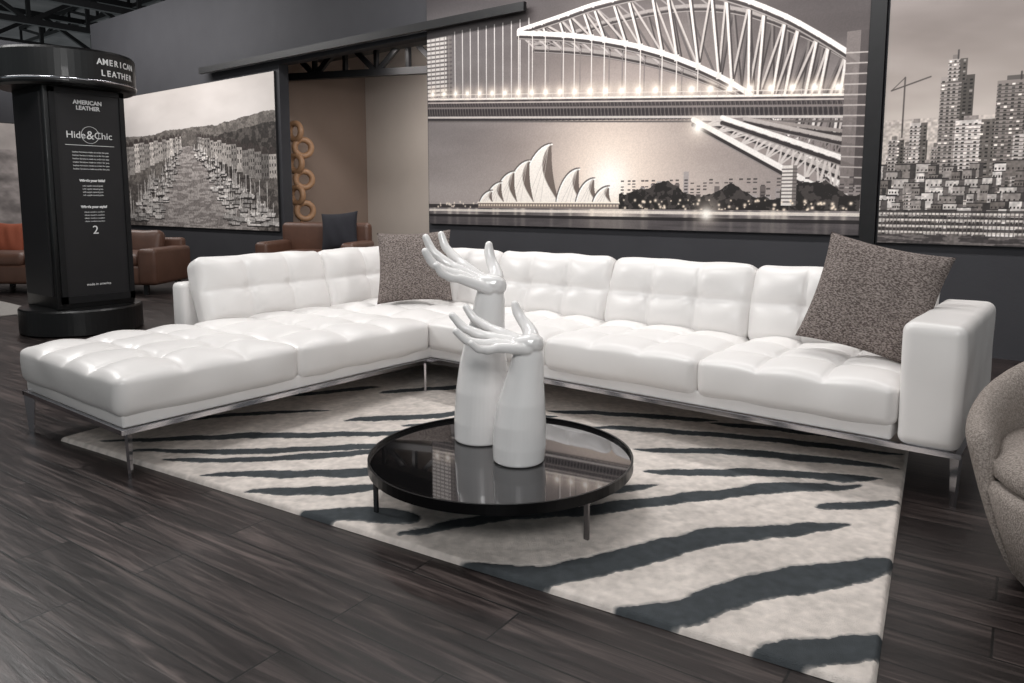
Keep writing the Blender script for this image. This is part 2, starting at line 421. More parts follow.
lowtruss([(-2.50,1.84),(-1.53,1.58)],[(-2.78,1.84),(-1.53,1.28)],(170,162,158),(128,120,118),.036)
lowtruss([(-2.70,1.86),(-1.53,1.42)],[(-2.97,1.86),(-1.53,1.06)],W,(196,188,184),.046)
A.rect(-1.70,-1.54,1.20,2.45,(112,104,102),0.92); A.rect(-1.60,-1.54,1.20,2.45,(66,60,60),0.8)
for i in range(14): A.line([(-1.70,1.25+i*0.08),(-1.54,1.24+i*0.08)],0.01,(176,168,164))
top=1.16+0.17*fbm(X*5,X*0,5)+0.04*np.sin(X*9)
for i in range(34):
    xx=-3.7+i*0.064+random.uniform(-.02,.02); hh=random.uniform(.02,.12)*(2.0 if 4<i<11 else 1)
    g=random.randint(90,180); A.rect(xx,xx+0.05,1.08,1.16+hh,(g,g-8,g-10))
    for k in range(7):
        if random.random()<.6: A.rect(xx+0.008,xx+0.042,1.15+k*0.028,1.163+k*0.028,(60,55,55),0.8)
tn=fbm(X*22,Z*24,6)
mm=((Z<top)&(Z>1.05)&(X>-3.72)&(X<-1.54)); A.blend(mm*1.0,(38,35,34)); A.blend((mm&(tn>.53))*.7,(80,74,72))
A.rect(-2.16,-2.04,1.1,1.43,(214,207,202)); A.rect(-2.075,-2.04,1.1,1.43,(120,113,110))
for k in range(10): A.line([(-2.16,1.13+k*0.03),(-2.04,1.13+k*0.03)],0.010,(86,80,78))
for i in range(80):
    A.glow(random.uniform(-3.8,-1.6),1.055+random.uniform(0,.09),random.uniform(.006,.014),(255,236,215),1)
A.rect(-6.28,-5.3,1.05,1.10,(60,55,55)); 
for i in range(22): A.glow(random.uniform(-6.25,-5.4),1.075+random.uniform(-.01,.05),0.011,(240,225,210),1)
def sail(xl,xr,xt,zt,zb=1.11,g=1.0):
    L=14; w=xr-xl
    back=[(xl+(xt-xl)*(i/L)**1.5, zb+(zt-zb)*math.sin(i/L*math.pi/2)**.95) for i in range(L+1)]
    mouth=[(xt+(xr-xt)*(i/L)-.30*w*math.sin(math.pi*(i/L)**.8), zt+(zb-zt)*(i/L)) for i in range(L+1)]
    A.poly(back+mouth,(246*g,238*g,230*g))
    inner=mouth+[(xr+w*.02,zb)]+[(xt+(xr-xt)*(i/L)-.06*w*math.sin(math.pi*(i/L)), zt+(zb-zt)*(i/L)) for i in range(L,-1,-1)]
    A.poly(inner,(112,100,94)); 
    A.line(back,0.018,(92,84,82)); A.line([(a+.008,b-.010) for a,b in back],0.014,(255,254,250)); A.line(mouth,0.008,(206,196,188))
    for k in (1,2,3): A.line([(xl+w*.18*k,zb),(xl+(xt-xl)*.9,zb+(zt-zb)*.93)],0.005,(206,197,190))
for a in [(-4.94,-4.42,-4.52,1.72),(-5.14,-4.74,-4.80,1.56),(-5.30,-4.96,-5.00,1.45),(-5.42,-5.14,-5.18,1.34),(-5.50,-5.30,-5.31,1.25)]: sail(*a)
for a in [(-4.46,-4.14,-4.18,1.46),(-4.22,-3.96,-4.00,1.36),(-4.02,-3.80,-3.83,1.28)]: sail(*a)
A.rect(-5.52,-3.72,1.06,1.12,(126,114,108)); A.line([(-5.52,1.12),(-3.72,1.12)],0.014,(255,244,230))
for i in range(50): A.glow(-5.5+i*0.036,1.09,0.011,(255,238,215),.9)
wt=fbm(X*3,Z*44,11); m=(Z<1.06)
wc=np.stack([104+110*(wt-.45),98+104*(wt-.45),98+100*(wt-.45)],-1); A.C=np.where(m[...,None],wc,A.C)
A.blend(((Z<1.045)&(Z>1.015))*0.85,(232,222,213))
A.blend(np.exp(-((X+3.84)/0.35)**2)*m*0.75,(246,232,218))
for _ in range(36):
    xx=random.uniform(-6.2,-1.6); A.blend(np.exp(-((X-xx)/0.022)**2)*m*0.4,(240,228,214))
A.blend(((Z<0.985)&(Z>0.955))*0.9,(34,31,32)); A.blend((Z<0.955)*0.65,(64,60,62))
for x_,z_ in ((-2.82,1.02),(-2.92,1.79)): A.glow(x_,z_,0.12,(235,220,205),.5); A.glow(x_,z_,0.05,(255,250,242),1)
A.C*=(0.96+0.08*vnoise(X*120,Z*120,21))[...,None]
mural('harbour_bridge_mural',x0,x1,z0,z1,A)

# --- city skyline
x0,x1,z0,z1=-1.40,1.9,0.82,3.72
A=Art(x0,x1,z0,z1,900,760); X,Z=A.X,A.Z
h=np.clip((Z-1.6)/1.5,0,1)
A.C=np.stack([192-104*h,182-101*h,175-95*h],-1)+(fbm(X*1.2+Z,Z*3.4,31)[...,None]-.5)*54
def tower(xa,xb,zt,zb=0.82,g=150,cols=5,ant=0):
    w=xb-xa
    A.rect(xa,xb,zb,zt,(g,g-8,g-12)); A.rect(xa+w*0.62,xb,zb,zt,(g*0.5,g*0.47,g*0.45))
    k=int((zt-zb)/0.026)
    for r in range(k):
        z=zb+r*0.026
        A.rect(xa,xa+w*.62,z,z+.007,(g*.62,g*.58,g*.56))
        for c in range(cols):
            xx=xa+w*(c+0.2)/cols; sh=1 if c<cols*.62 else .6
            d=(random.choice([46,60,80]) if random.random()<.86 else 235)*sh
            A.rect(xx,xx+w*0.5/cols,z+.008,z+0.02,(d,d*.96,d*.93))
    A.rect(xa+w*.2,xa+w*.55,zt,zt+.03,(g*.7,g*.66,g*.64))
    if ant: A.line([(xa+w/2,zt),(xa+w/2,zt+ant)],0.01,(60,56,56))
for i in range(46):
    xx=-1.42+i*0.074+random.uniform(-.03,.03); tower(xx,xx+random.uniform(.06,.11),random.uniform(1.38,1.66),g=random.randint(130,215),cols=3)
tower(-1.22,-1.10,1.72,g=190,cols=4); tower(-1.36,-1.25,1.60,g=170,cols=4)
tower(-1.03,-0.82,2.04,g=150,cols=6); tower(-0.99,-0.87,2.16,g=165,zb=2.0,cols=4,ant=.06)
tower(-0.92,-0.66,1.72,g=205,cols=7); tower(-0.68,-0.40,1.98,g=130,cols=7,ant=.05); tower(-0.56,-0.3,1.60,g=190)
tower(-0.1,0.15,2.2,g=140,ant=.1); tower(.3,.5,1.9,g=180); tower(.7,.9,2.3,g=150); tower(1.1,1.4,2.0,g=120)
A.line([(-1.36,1.97),(-1.10,2.05)],0.010,(74,68,66)); A.line([(-1.27,1.62),(-1.27,2.06)],0.010,(74,68,66)); A.line([(-1.27,2.06),(-1.36,1.97)],0.006,(74,68,66))
for row in range(9):
    zb=1.36-row*0.055
    for i in range(28):
        xx=-1.45+i*.125+random.uniform(-.05,.05); ww=random.uniform(.06,.16); g=random.randint(105,235); hh=random.uniform(.04,.10)
        A.rect(xx,xx+ww,zb-.05,zb+hh*.6,(g,g-7,g-11)); A.rect(xx+ww*.7,xx+ww,zb-.05,zb+hh*.6,(g*.5,g*.47,g*.46))
        A.rect(xx,xx+ww,zb+hh*.6,zb+hh*.6+.008,(54,50,50))
        for k in range(4):
            A.rect(xx+ww*k/5+.006,xx+ww*k/5+0.016,zb,zb+0.016,(58,53,52))
for i in range(4): A.rect(-1.4,1.9,.90+i*.045,.915+i*.045,(214,206,200)); A.rect(-1.4,1.9,.915+i*.045,.935+i*.045,(54,50,50),.8)
for i in range(130): xx=-1.4+i*.026; A.line([(xx,.88),(xx,1.05)],0.006,(96,90,88))
A.rect(-1.4,1.9,.82,.885,(74,69,69)); A.blend(((Z<.885)&(vnoise(X*10,Z*90,47)>.6))*.5,(150,142,138))
bl=(Z<1.75); A.C=np.where(bl[...,None],A.C*(0.82+0.32*vnoise(X*70,Z*70,41))[...,None],A.C)
mural('city_skyline_mural',x0,x1,z0,z1,A)

# --- harbour canal lined with buildings, seen from above, receding to the horizon
x0,x1,z0,z1=-14.9,-9.28,0.70,2.93
A=Art(x0,x1,z0,z1,900,460); X,Z=A.X,A.Z
A.C=np.stack([218-0*X,211-0*X,207-0*X],-1)-np.clip((Z-2.3)/.7,0,1)[...,None]*26+(fbm(X*1.0,Z*3,51)[...,None]-.5)*34
hill=2.18+0.12*fbm(X*1.3,X*0,52)+0.04*fbm(X*14,X*0,57)+np.clip((X+11.4)/2,0,1)*0.16
nz_=fbm(X*12,Z*18,53)
A.blend((Z<hill)*1.0,(104,98,94)); A.blend(((Z<hill)&(nz_>0.5))*0.7,(140,133,127))
A.blend(((Z<hill-.16)&(X>-11.0))*0.9,(56,52,50)); A.blend(((Z<hill-.16)&(X>-11.0)&(nz_>.52))*0.8,(98,92,88))
VX,VZ=-11.75,2.12
for side in (-1,1):                                   # quay buildings in one-point perspective
    n_=20
    for i in range(n_):
        t=(i/n_)**1.7; t2=((i+1)/n_)**1.7
        if side<0: xb0,xb1=VX-.12-3.0*t,VX-.12-3.0*t2
        else: xb0,xb1=VX+.35+2.3*t,VX+.35+2.3*t2
        g=random.randint(140,232)*(1 if side<0 else .82); zb=VZ-.10-(.62*t if side<0 else .75*t); hh=.10+(.52 if side<0 else .30)*t+random.uniform(0,.05)
        a_,b_=min(xb0,xb1),max(xb0,xb1)
        A.poly([(a_,zb-.1),(b_,zb-.1),(b_,zb+hh),(a_,zb+hh)],(g,g*.96,g*.93)); A.poly([(a_-.005,zb+hh),(b_+.005,zb+hh),(b_-(b_-a_)*.25,zb+hh+.05+.07*t),(a_+(b_-a_)*.25,zb+hh+.05+.07*t)],(70,63,61))
        A.rect(a_,a_+.008,zb,zb+hh,(60,55,54))
        rows=max(2,int(hh/.09)); cols=max(1,int((b_-a_)/.05))
        for r in range(rows):
            for c in range(cols):
                wx=a_+(c+.3)/cols*(b_-a_); A.rect(wx,wx+(b_-a_)/cols*.42,zb+(r+.25)/rows*hh,zb+(r+.7)/rows*hh,(62,57,56))
wl=VX-.10-(VZ-.12-Z)*1.05; wr_=VX+.22+(VZ-.12-Z)*1.35
mw=(Z<VZ-.12)&(X>wl)&(X<wr_)
A.blend(mw*1.0,(178,170,166)); A.blend((mw&(vnoise(X*6,Z*44,54)>.55))*0.6,(120,113,110))
low=(Z<VZ-.12)&~mw&(Z<1.45-.0*X); A.blend(low*.85,(92,86,83)); A.blend((low&(nz_>.5))*.7,(134,127,122))
for i in range(300):
    t=random.random()**.8; zz=VZ-.16-t*1.2; side=random.choice((-1,1)); off=random.uniform(-.25,.45)*(0.2+t)
    xx=(VX-.10-(VZ-.12-zz)*1.05-off*1.4) if side<0 else (VX+.22+(VZ-.12-zz)*1.2+off*1.6)
    s_=.04+.22*t+random.uniform(0,.04); g=random.randint(150,250)
    A.poly([(xx-s_/2,zz+.02+.04*t),(xx+s_/2,zz+.02+.04*t),(xx+s_/2.7,zz),(xx-s_/2.7,zz)],(g,g*.97,g*.95)); A.rect(xx-s_/2,xx+s_/2,zz-.02,zz,(44,40,40),.8)
    A.rect(xx-s_*.2,xx+s_*.12,zz+.04*t+.02,zz+.07*t+.03,(g*.8,g*.77,g*.75))
    A.line([(xx,zz),(xx+.01,zz+.08+random.uniform(.1,.45)*t)],0.011,(240,233,228) if random.random()<.6 else (48,44,44))
bl=(Z<hill); A.C=np.where(bl[...,None],A.C*(0.80+0.32*vnoise(X*50,Z*50,55))[...,None],A.C)
mural('marina_canal_mural',x0,x1,z0,z1,A)
e=empty('harbour_town_mural')
A=Art(2.2,5.6,0.6,2.45,200,120); X,Z=A.X,A.Z
A.C=np.stack([150+0*X,142+0*X,140+0*X],-1)*(0.55+0.8*fbm(X*6,Z*8,61))[...,None]; A.blend((Z>2.0)*0.7,(180,172,168))
grid_obj('print',np.stack([np.full(X.shape,-14.96),X,Z],-1)[:,::-1],A.C[:,::-1],M_print,e)
box('board',-14.995,-14.965,2.18,5.62,0.58,2.47,M_board,e)

# ---------------------------------------------------------------- zebra rug
M_rug=vcolmat('tufted_wool_rug',0.95,bump=(300,0.7,0.008),spec=0.1)
nx,ny=760,520
c00,c10,c11,c01=[np.array(c) for c in ((-3.86,1.39),(-0.345,1.80),(-0.68,4.02),(-4.2,3.6))]
s,t=np.meshgrid(np.linspace(0,1,nx),np.linspace(0,1,ny))
XY=(1-s)[...,None]*(1-t)[...,None]*c00+s[...,None]*(1-t)[...,None]*c10+s[...,None]*t[...,None]*c11+(1-s)[...,None]*t[...,None]*c01
X=XY[...,0];Y=XY[...,1]
Xw=X+0.10*(fbm(X*4,Y*4,71)-.5); Yw=Y+0.10*(fbm(X*4,Y*4,75)-.5)
stripes=[
 ([(-3.9,1.62),(-3.62,2.0),(-3.25,2.51)],.07),([(-3.66,1.47),(-3.2,1.95),(-2.73,2.34),(-2.4,2.75)],.08),
 ([(-3.42,1.50),(-3.0,1.82),(-2.62,2.2),(-2.3,2.5)],.075),([(-3.16,1.53),(-2.8,1.85),(-2.51,2.2),(-2.15,2.55),(-2.0,2.8)],.08),
 ([(-2.86,1.53),(-2.6,1.78),(-2.35,2.02),(-2.05,2.4),(-1.8,2.7)],.085),([(-2.57,1.55),(-2.4,1.70),(-2.2,1.95),(-1.95,2.2)],.08),
 ([(-2.26,1.52),(-2.08,1.67),(-1.84,1.78)],.12),
 ([(-1.81,1.68),(-1.63,1.99),(-1.41,2.25),(-1.15,2.63),(-.9,2.92),(-.70,3.12)],.09),
 ([(-1.58,1.58),(-1.40,1.67),(-1.24,1.80),(-1.10,2.05),(-.9,2.39),(-.63,2.70)],.125),
 ([(-1.0,1.66),(-.85,1.81),(-.72,2.08),(-.58,2.30),(-.44,2.50)],.13),
 ([(-.62,1.73),(-.47,1.87),(-.37,2.0)],.12),([(-.76,2.78),(-.65,2.92),(-.56,3.02)],.065),
 ([(-1.95,3.10),(-1.3,3.42),(-.64,3.62)],.08),([(-1.62,2.95),(-1.1,3.25),(-.62,3.42)],.085),
 ([(-1.45,2.70),(-1.0,3.02),(-.64,3.24)],.08),([(-2.3,3.22),(-1.9,3.4),(-1.5,3.6)],.08),([(-1.5,3.55),(-1.1,3.68),(-.66,3.8)],.07),
 ([(-3.0,2.4),(-2.7,2.8),(-2.5,3.2)],.08),([(-2.7,2.55),(-2.45,2.85),(-2.2,3.15)],.08),([(-2.3,2.75),(-2.0,3.05)],.07),
 ([(-1.75,2.05),(-1.55,2.3),(-1.35,2.6)],.07),([(-3.3,2.9),(-3.0,3.4)],.09),([(-3.7,2.5),(-3.4,3.0)],.08)]
mask=np.zeros(X.shape); jit=0.02*(vnoise(X*90,Y*90,91)-.5)
for pts,w in stripes:
    pts=cat(pts,5); N=len(pts)-1
    for k in range(N):
        (xa,ya),(xb,yb)=pts[k],pts[k+1]; dx,dy=xb-xa,yb-ya; L=dx*dx+dy*dy+1e-9
        tt=np.clip(((Xw-xa)*dx+(Yw-ya)*dy)/L,0,1); d=np.hypot(Xw-xa-tt*dx,Yw-ya-tt*dy)+jit*.4
        u=(k+tt)/N; ww=w*0.5*(1-np.abs(2*u-1)**4*0.8)
        mask=np.maximum(mask,np.clip((ww-d)/0.012+.5,0,1))
pile=fbm(X*40,Y*40,80); mot=fbm(X*9,Y*9,84)
cream=np.array([219,210,203.]); dark=np.array([72,76,79.])
C=cream*(1-mask[...,None])+dark*mask[...,None]
C=C*(0.88+0.24*pile)[...,None]*(0.95+0.1*mot)[...,None]
edge=np.minimum(np.minimum(s,1-s)*3.5,np.minimum(t,1-t)*2.2)
zz=0.018*np.clip(edge/0.012,0.05,1)**0.5-0.005*np.exp(-((mask-.5)/.3)**2)+0.003*pile+.0015*mot
zz[0,:]=0.001;zz[-1,:]=0.001;zz[:,0]=0.001;zz[:,-1]=0.001
grid_obj('zebra_rug',np.stack([X,Y,zz],-1),C,M_rug,None,True)

# ---------------------------------------------------------------- sectional sofa
sofa=empty('sectional_sofa')
ZB=0.26; TH=0.188
def seat(name,xa,xb,ya,yb,cells,seed,amp=0.030,crown=0.022):
    o=cushion(name,xb-xa,yb-ya,TH,0.042,M_leather,cells,amp,crown,0.012,seed,sofa); o.location=((xa+xb)/2,(ya+yb)/2,ZB); return o
seat('seat_chaise_front',-4.13,-3.08,1.33,2.20,(4,3),1,0.036,0.028)
seat('seat_chaise_rear',-4.13,-3.08,2.205,3.12,(4,3),2)
seat('seat_corner',-4.13,-3.12,3.125,3.86,(3,3),3)
seat('seat_1',-3.115,-2.265,3.12,3.86,(3,3),4)
seat('seat_2',-2.26,-1.415,3.12,3.86,(3,3),5)
seat('seat_3',-1.41,-0.585,3.12,3.86,(3,3),6)
def back(name,cx,cy,w,hh,rz,seed,cells=(3,2),lean=17):
    o=cushion(name,w,hh,0.165,0.050,M_leather,cells,0.038,0.032,0.010,seed,sofa)
    R=Matrix.Rotation(rz,4,'Z')@Matrix.Rotation(math.radians(90-lean),4,'X')
    o.matrix_local=Matrix.Translation((cx,cy,0.60))@R@Matrix.Translation((0,0,-0.085))
    return o
BY=3.86
back('back_main_1',-3.58,BY,0.84,0.41,0,11)
back('back_main_2',-2.72,BY,0.85,0.41,0,12)
back('back_main_3',-1.86,BY,0.85,0.41,0,13)
back('back_main_4',-1.01,BY,0.83,0.41,0,14)
BX=-4.15
back('back_chaise_1',BX,2.72,0.89,0.41,math.pi/2,15)
back('back_chaise_2',BX,3.50,0.66,0.41,math.pi/2,16,(2,2))
box('back_frame_main',-4.37,-0.60,3.93,4.07,0.22,0.68,M_leather,sofa,0.03)
box('back_frame_chaise',-4.37,-4.24,2.23,4.07,0.22,0.66,M_leather,sofa,0.03)
box('base_chaise',-4.12,-3.10,1.35,3.9,0.215,0.285,M_leather,sofa,0.012)
box('base_main',-4.12,-0.60,3.14,3.95,0.215,0.285,M_leather,sofa,0.012)
box('base_back_strip',-4.36,-4.1,2.26,4.0,0.215,0.285,M_leather,sofa,0.01)
def rail(n,p0,p1): bar(n,p0,p1,0.020,M_chrome,sofa,0.020)
zr=0.205
rail('rail_1',(-4.13,1.345,zr),(-3.09,1.345,zr)); rail('rail_2',(-3.09,1.335,zr),(-3.09,3.13,zr))
rail('rail_3',(-3.10,3.13,zr),(-0.36,3.13,zr)); rail('rail_4',(-4.13,1.335,zr),(-4.13,2.25,zr))
rail('rail_5',(-4.36,2.25,zr),(-4.36,4.05,zr)); rail('rail_6',(-4.36,4.05,zr),(-.36,4.05,zr)); rail('rail_7',(-.37,3.13,zr),(-.37,4.05,zr)); rail('rail_8',(-4.36,2.25,zr),(-4.13,2.25,zr))
def leg(n,x,y,ang,z0=0.0):
    vs=[];w0,w1,tk=0.010,0.026,0.006
    for z,w in ((z0,w0),(0.12,w1*0.75),(0.195,w1)):
        for a,b in ((-w,-tk),(w,-tk),(w,tk),(-w,tk)):
            vs.append((a*math.cos(ang)-b*math.sin(ang)+x,a*math.sin(ang)+b*math.cos(ang)+y,z))
    fs=[(3,2,1,0),(8,9,10,11)]
    for j in range(2):
        for i in range(4): fs.append((j*4+i,j*4+(i+1)%4,j*4+4+(i+1)%4,j*4+4+i))
    obj_from(n,vs,fs,M_chrome,False,sofa)
q=math.radians(45)
for i,(x,y,a,z) in enumerate([(-3.10,1.37,-q,0),(-4.12,1.36,q,0),(-3.11,3.10,-q,.016),(-4.35,4.02,-q,0),(-4.35,2.26,q,0.0),(-0.38,3.16,-q,0),(-0.38,4.03,q,0),(-2.3,4.03,0,0.0)]): leg('leg_%d'%i,x,y,a,z)
arm=cushion('arm_right',0.475,0.89,0.215,0.035,M_leather,None,0,0.004,0.004,21,sofa,wr=0.0009)
arm.matrix_local=Matrix.Translation((-0.582,3.565,0.452))@Matrix.Rotation(math.radians(90),4,'Y')

def pillow(name,size,thick,mtl,loc,mw,parent=None):
    n=36; vs=[];fs=[]
    for sgn in (1,-1):
        for i in range(n+1):
            for j in range(n+1):
                u=-1+2*i/n;v=-1+2*j/n
                k=1-0.08*(1-abs(v)**2)*abs(u)**3; k2=1-0.08*(1-abs(u)**2)*abs(v)**3
                x=u*size/2*k;y=v*size/2*k2
                z=sgn*thick/2*((1-abs(u)**2.4)*(1-abs(v)**2.4))**0.55
                z+=0.006*math.sin(9*u+3*v)*(1-u*u)*(1-v*v)
                vs.append((x,y,z))
    N=(n+1)**2
    for sg in (0,1):
        for i in range(n):
            for j in range(n):
                a=sg*N+i*(n+1)+j; f=(a,a+n+1,a+n+2,a+1); fs.append(f if sg==0 else f[::-1])
    bm=bmesh.new(); me=bpy.data.meshes.new('t'); me.from_pydata(vs,[],fs); bm.from_mesh(me); bmesh.ops.remove_doubles(bm,verts=bm.verts,dist=1e-5)
    o=from_bm(name,bm,mtl,True,parent); o.matrix_local=Matrix.Translation(loc)@mw; return o
pillow('throw_pillow',0.515,0.15,M_tweed,(-0.785,3.555,0.72),Matrix.Rotation(math.radians(8),4,'Z')@Matrix.Rotation(math.radians(68),4,'X')@Matrix.Rotation(math.radians(-12),4,'Z'))
pillow('throw_pillow',0.50,0.15,M_tweed,(-3.62,3.52,0.705),Matrix.Rotation(math.radians(38),4,'Z')@Matrix.Rotation(math.radians(68),4,'X')@Matrix.Rotation(math.radians(3),4,'Z'))

# ---------------------------------------------------------------- coffee table
TC=(-1.715,2.10)
tb=empty('coffee_table',(TC[0],TC[1],0))
R=0.49
lathe('rim',[(R-0.008,0.178),(R,0.178),(R,0.214),(R-0.008,0.214),(R-0.008,0.178)],M_tblk,96,tb,smooth=False)
lathe('glass_top',[(R-0.009,0.194),(R-0.009,0.201)],M_glass,96,tb,smooth=False)
lathe('under_tray',[(R-0.009,0.180),(R-0.009,0.192)],M_tblk,96,tb,smooth=False)
for i,a in enumerate((-9,-130,110)):
    a=math.radians(a); r=0.43 if i!=1 else 0.462
    x,y=r*math.cos(a),r*math.sin(a)
    bar('leg_%d'%i,(x,y,0.015),(x,y,0.18),0.017,M_tleg,tb,0.010)

# ---------------------------------------------------------------- hand sculptures
sv=Vector((-0.784,-0.620,0)); cv=Vector((0.620,-0.784,0)); zv=Vector((0,0,1))
def hand_sculpture(name,base,forearm,chains):
    bm=bmesh.new()
    def W(s,z,c): return sv*s+cv*c+zv*z
    n=40; rings=[]
    for s,z,r,fl in forearm:
        rings.append([bm.verts.new(W(s+r*math.cos(2*math.pi*i/n),z,r*fl*math.sin(2*math.pi*i/n))) for i in range(n)])
    for a,b in zip(rings[:-1],rings[1:]):
        for i in range(n): bm.faces.new((a[i],a[(i+1)%n],b[(i+1)%n],b[i]))
    bm.faces.new(rings[0][::-1]); bm.faces.new(rings[-1])
    for ch in chains:
        P=np.array(ch,float); K=len(P)-1
        pts=[]
        for i in range(K):
            L=np.linalg.norm(P[i+1][:3]-P[i][:3]); m_=max(2,int(L/0.006))
            for j in range(m_):
                f=j/m_
                p0=P[max(i-1,0)];p1=P[i];p2=P[i+1];p3=P[min(i+2,K)]
                pts.append(0.5*((2*p1)+(-p0+p2)*f+(2*p0-5*p1+4*p2-p3)*f*f+(-p0+3*p1-3*p2+p3)*f**3))
        pts.append(P[-1])
        for s_,z_,c_,r_ in pts:
            bmesh.ops.create_icosphere(bm,subdivisions=2,radius=r_,matrix=Matrix.Translation(W(s_,z_,c_)))
    bmesh.ops.recalc_face_normals(bm,faces=bm.faces[:])
    o=from_bm(name,bm,M_ceramic,True); o.location=base
    rm=o.modifiers.new('remesh','REMESH'); rm.mode='VOXEL'; rm.voxel_size=0.0033; rm.use_smooth_shade=True
    sm=o.modifiers.new('smooth','SMOOTH'); sm.factor=0.5; sm.iterations=5
    return o
f_arm=[(0.0,0.0,0.088,1),(0,0.006,0.094,1),(-.002,.06,.098,1),(-.004,.14,.096,1),(-.010,.22,.086,1),(-.018,.29,.073,.95),(-.028,.35,.062,.9),(-.034,.39,.057,.85),(-.036,.42,.05,.85)]
def finger(k0,kn,m1,m2,tip,r0,r1): 
    r0*=1.14; r1*=1.2
    return [(k0[0],k0[1],k0[2],r0*1.35),(kn[0],kn[1],kn[2],r0*1.14),((kn[0]+m1[0])/2,(kn[1]+m1[1])/2,(kn[2]+m1[2])/2,r0*0.95),(m1[0],m1[1],m1[2],r0*1.04),((m1[0]+m2[0])/2,(m1[1]+m2[1])/2,(m1[2]+m2[2])/2,(r0*.9)),(m2[0],m2[1],m2[2],(r0*1.05+r1)/2),(tip[0],tip[1],tip[2],r1)]
F=[
 finger((-.03,.425,-.036),(.072,.462,-.070),(.130,.484,-.102),(.170,.510,-.118),(.197,.548,-.124),.0165,.0115),
 finger((-.03,.420,-.012),(.086,.448,-.024),(.155,.464,-.037),(.206,.488,-.044),(.242,.528,-.047),.0170,.0118),
 finger((-.03,.418,.012),(.082,.436,.022),(.145,.440,.036),(.188,.456,.046),(.222,.488,.052),.0165,.0115),
 finger((-.03,.420,.036),(.066,.430,.064),(.110,.428,.090),(.142,.436,.108),(.166,.458,.116),.0145,.0100),
]
thumb=[(-.035,.425,-.025,.033),(-.045,.452,-.055,.031),(-.032,.480,-.082,.025),(-.010,.508,-.098,.0205),(.006,.536,-.106,.0195),(.014,.562,-.106,.0145)]
heel=[(-.055,.43,.0,.036),(-.05,.44,.02,.036),(.0,.435,.02,.03)]
hand_sculpture('hand_sculpture',(-1.63,2.10,0.2015),f_arm,F+[thumb,heel])
b_arm=[(0.0,0.0,0.098,1),(0,.006,.104,1),(-.002,.08,.107,1),(-.006,.2,.104,1),(-.012,.32,.092,1),(-.022,.42,.076,.95),(-.032,.50,.065,.9),(-.038,.56,.059,.85),(-.04,.60,.05,.85)]
def tilt(ch,deg=16,piv=(-.036,.40),dz=.185,sc=1.08):
    a=math.radians(deg); o=[]
    for s_,z_,c_,r_ in ch:
        ds,d_z=(s_-piv[0])*sc,(z_-piv[1])*sc
        o.append((piv[0]+ds*math.cos(a)-d_z*math.sin(a),piv[1]+ds*math.sin(a)+d_z*math.cos(a)+dz,c_*sc,r_*sc))
    return o
hand_sculpture('hand_sculpture',(-1.90,2.20,0.2015),b_arm,[tilt(c) for c in F+[thumb,heel]])

# ---------------------------------------------------------------- kiosk
ks=empty('display_kiosk',(-7.125,2.82,0))
lathe('base_plinth',[(.46,0),(.485,.015),(.485,.21),(.475,.225),(.40,.235)],M_kblack,72,ks,smooth=False)
lathe('cap',[(.50,2.07),(.53,2.085),(.535,2.10),(.535,2.35),(.52,2.37),(.2,2.38)],M_kblack,72,ks,smooth=False)
lathe('cap_trim',[(.537,2.11),(.540,2.115),(.540,2.125),(.537,2.13)],M_chrome,72,ks)
box('column',-.325,.325,-.32,.32,.23,2.09,M_kblack,ks,0.012)
box('poster',.325,.338,-.24,.27,.34,2.02,M_kpanel,ks)
for n_,a in (('frame_left',(.325,.35,-.285,-.24)),('frame_right',(.325,.35,.27,.31))): box(n_,*a,.28,2.06,M_steel,ks)
box('side_panel',-.27,.27,-.333,-.32,.34,2.02,M_kpanel,ks)
box('frame_top',.325,.35,-.285,.31,2.02,2.06,M_steel,ks); box('frame_bottom',.325,.35,-.285,.31,.28,.34,M_steel,ks)
def text(s_,z,size,y=0.015,x=.3395,par=ks,bold=False,rz=math.pi/2):
    cu=bpy.data.curves.new('lettering','FONT'); cu.body=s_; cu.size=size; cu.align_x='CENTER'; cu.extrude=0.0008
    if bold: cu.offset=0.0015
    cu.materials.append(M_text); o=bpy.data.objects.new('lettering',cu); COL.objects.link(o); o.parent=par
    o.location=(x,y,z); o.rotation_euler=(math.pi/2,0,rz); return o
text('AMERICAN\nLEATHER',1.94,.046,bold=True); text('Hide   Chic',1.66,.08); text('&',1.655,.10,y=.02)
o=lathe('logo_circle',[(.068,-.001),(.071,-.001),(.071,.001),(.068,.001),(.068,-.001)],M_text,40,ks); o.location=(.3395,.02,1.69); o.rotation_euler=(0,math.pi/2,0)
box('rule_line',.3385,.3395,-.18,.21,1.60,1.604,M_text,ks)
for i in range(6): text('leather furniture made to order for you',1.54-i*.028,.018)
text('What\'s your hide?',1.30,.028,bold=True)
for i in range(4): text('soft supple natural grain',1.26-i*.026,.017)
text('What\'s your style?',1.08,.028,bold=True)
for i in range(4): text('classic modern comfort',1.04-i*.026,.017)
text('2',.86,.10); text('made in america',.42,.03)
for k,(word,z) in enumerate((('AMERICAN',2.255),('LEATHER',2.165))):
    for i,chh in enumerate(word):
        a=math.radians(20+ (i-(len(word)-1)/2)*5.4+4)
        text(chh,z,.068,y=.538*math.sin(a),x=.538*math.cos(a),bold=True,rz=a+math.pi/2)

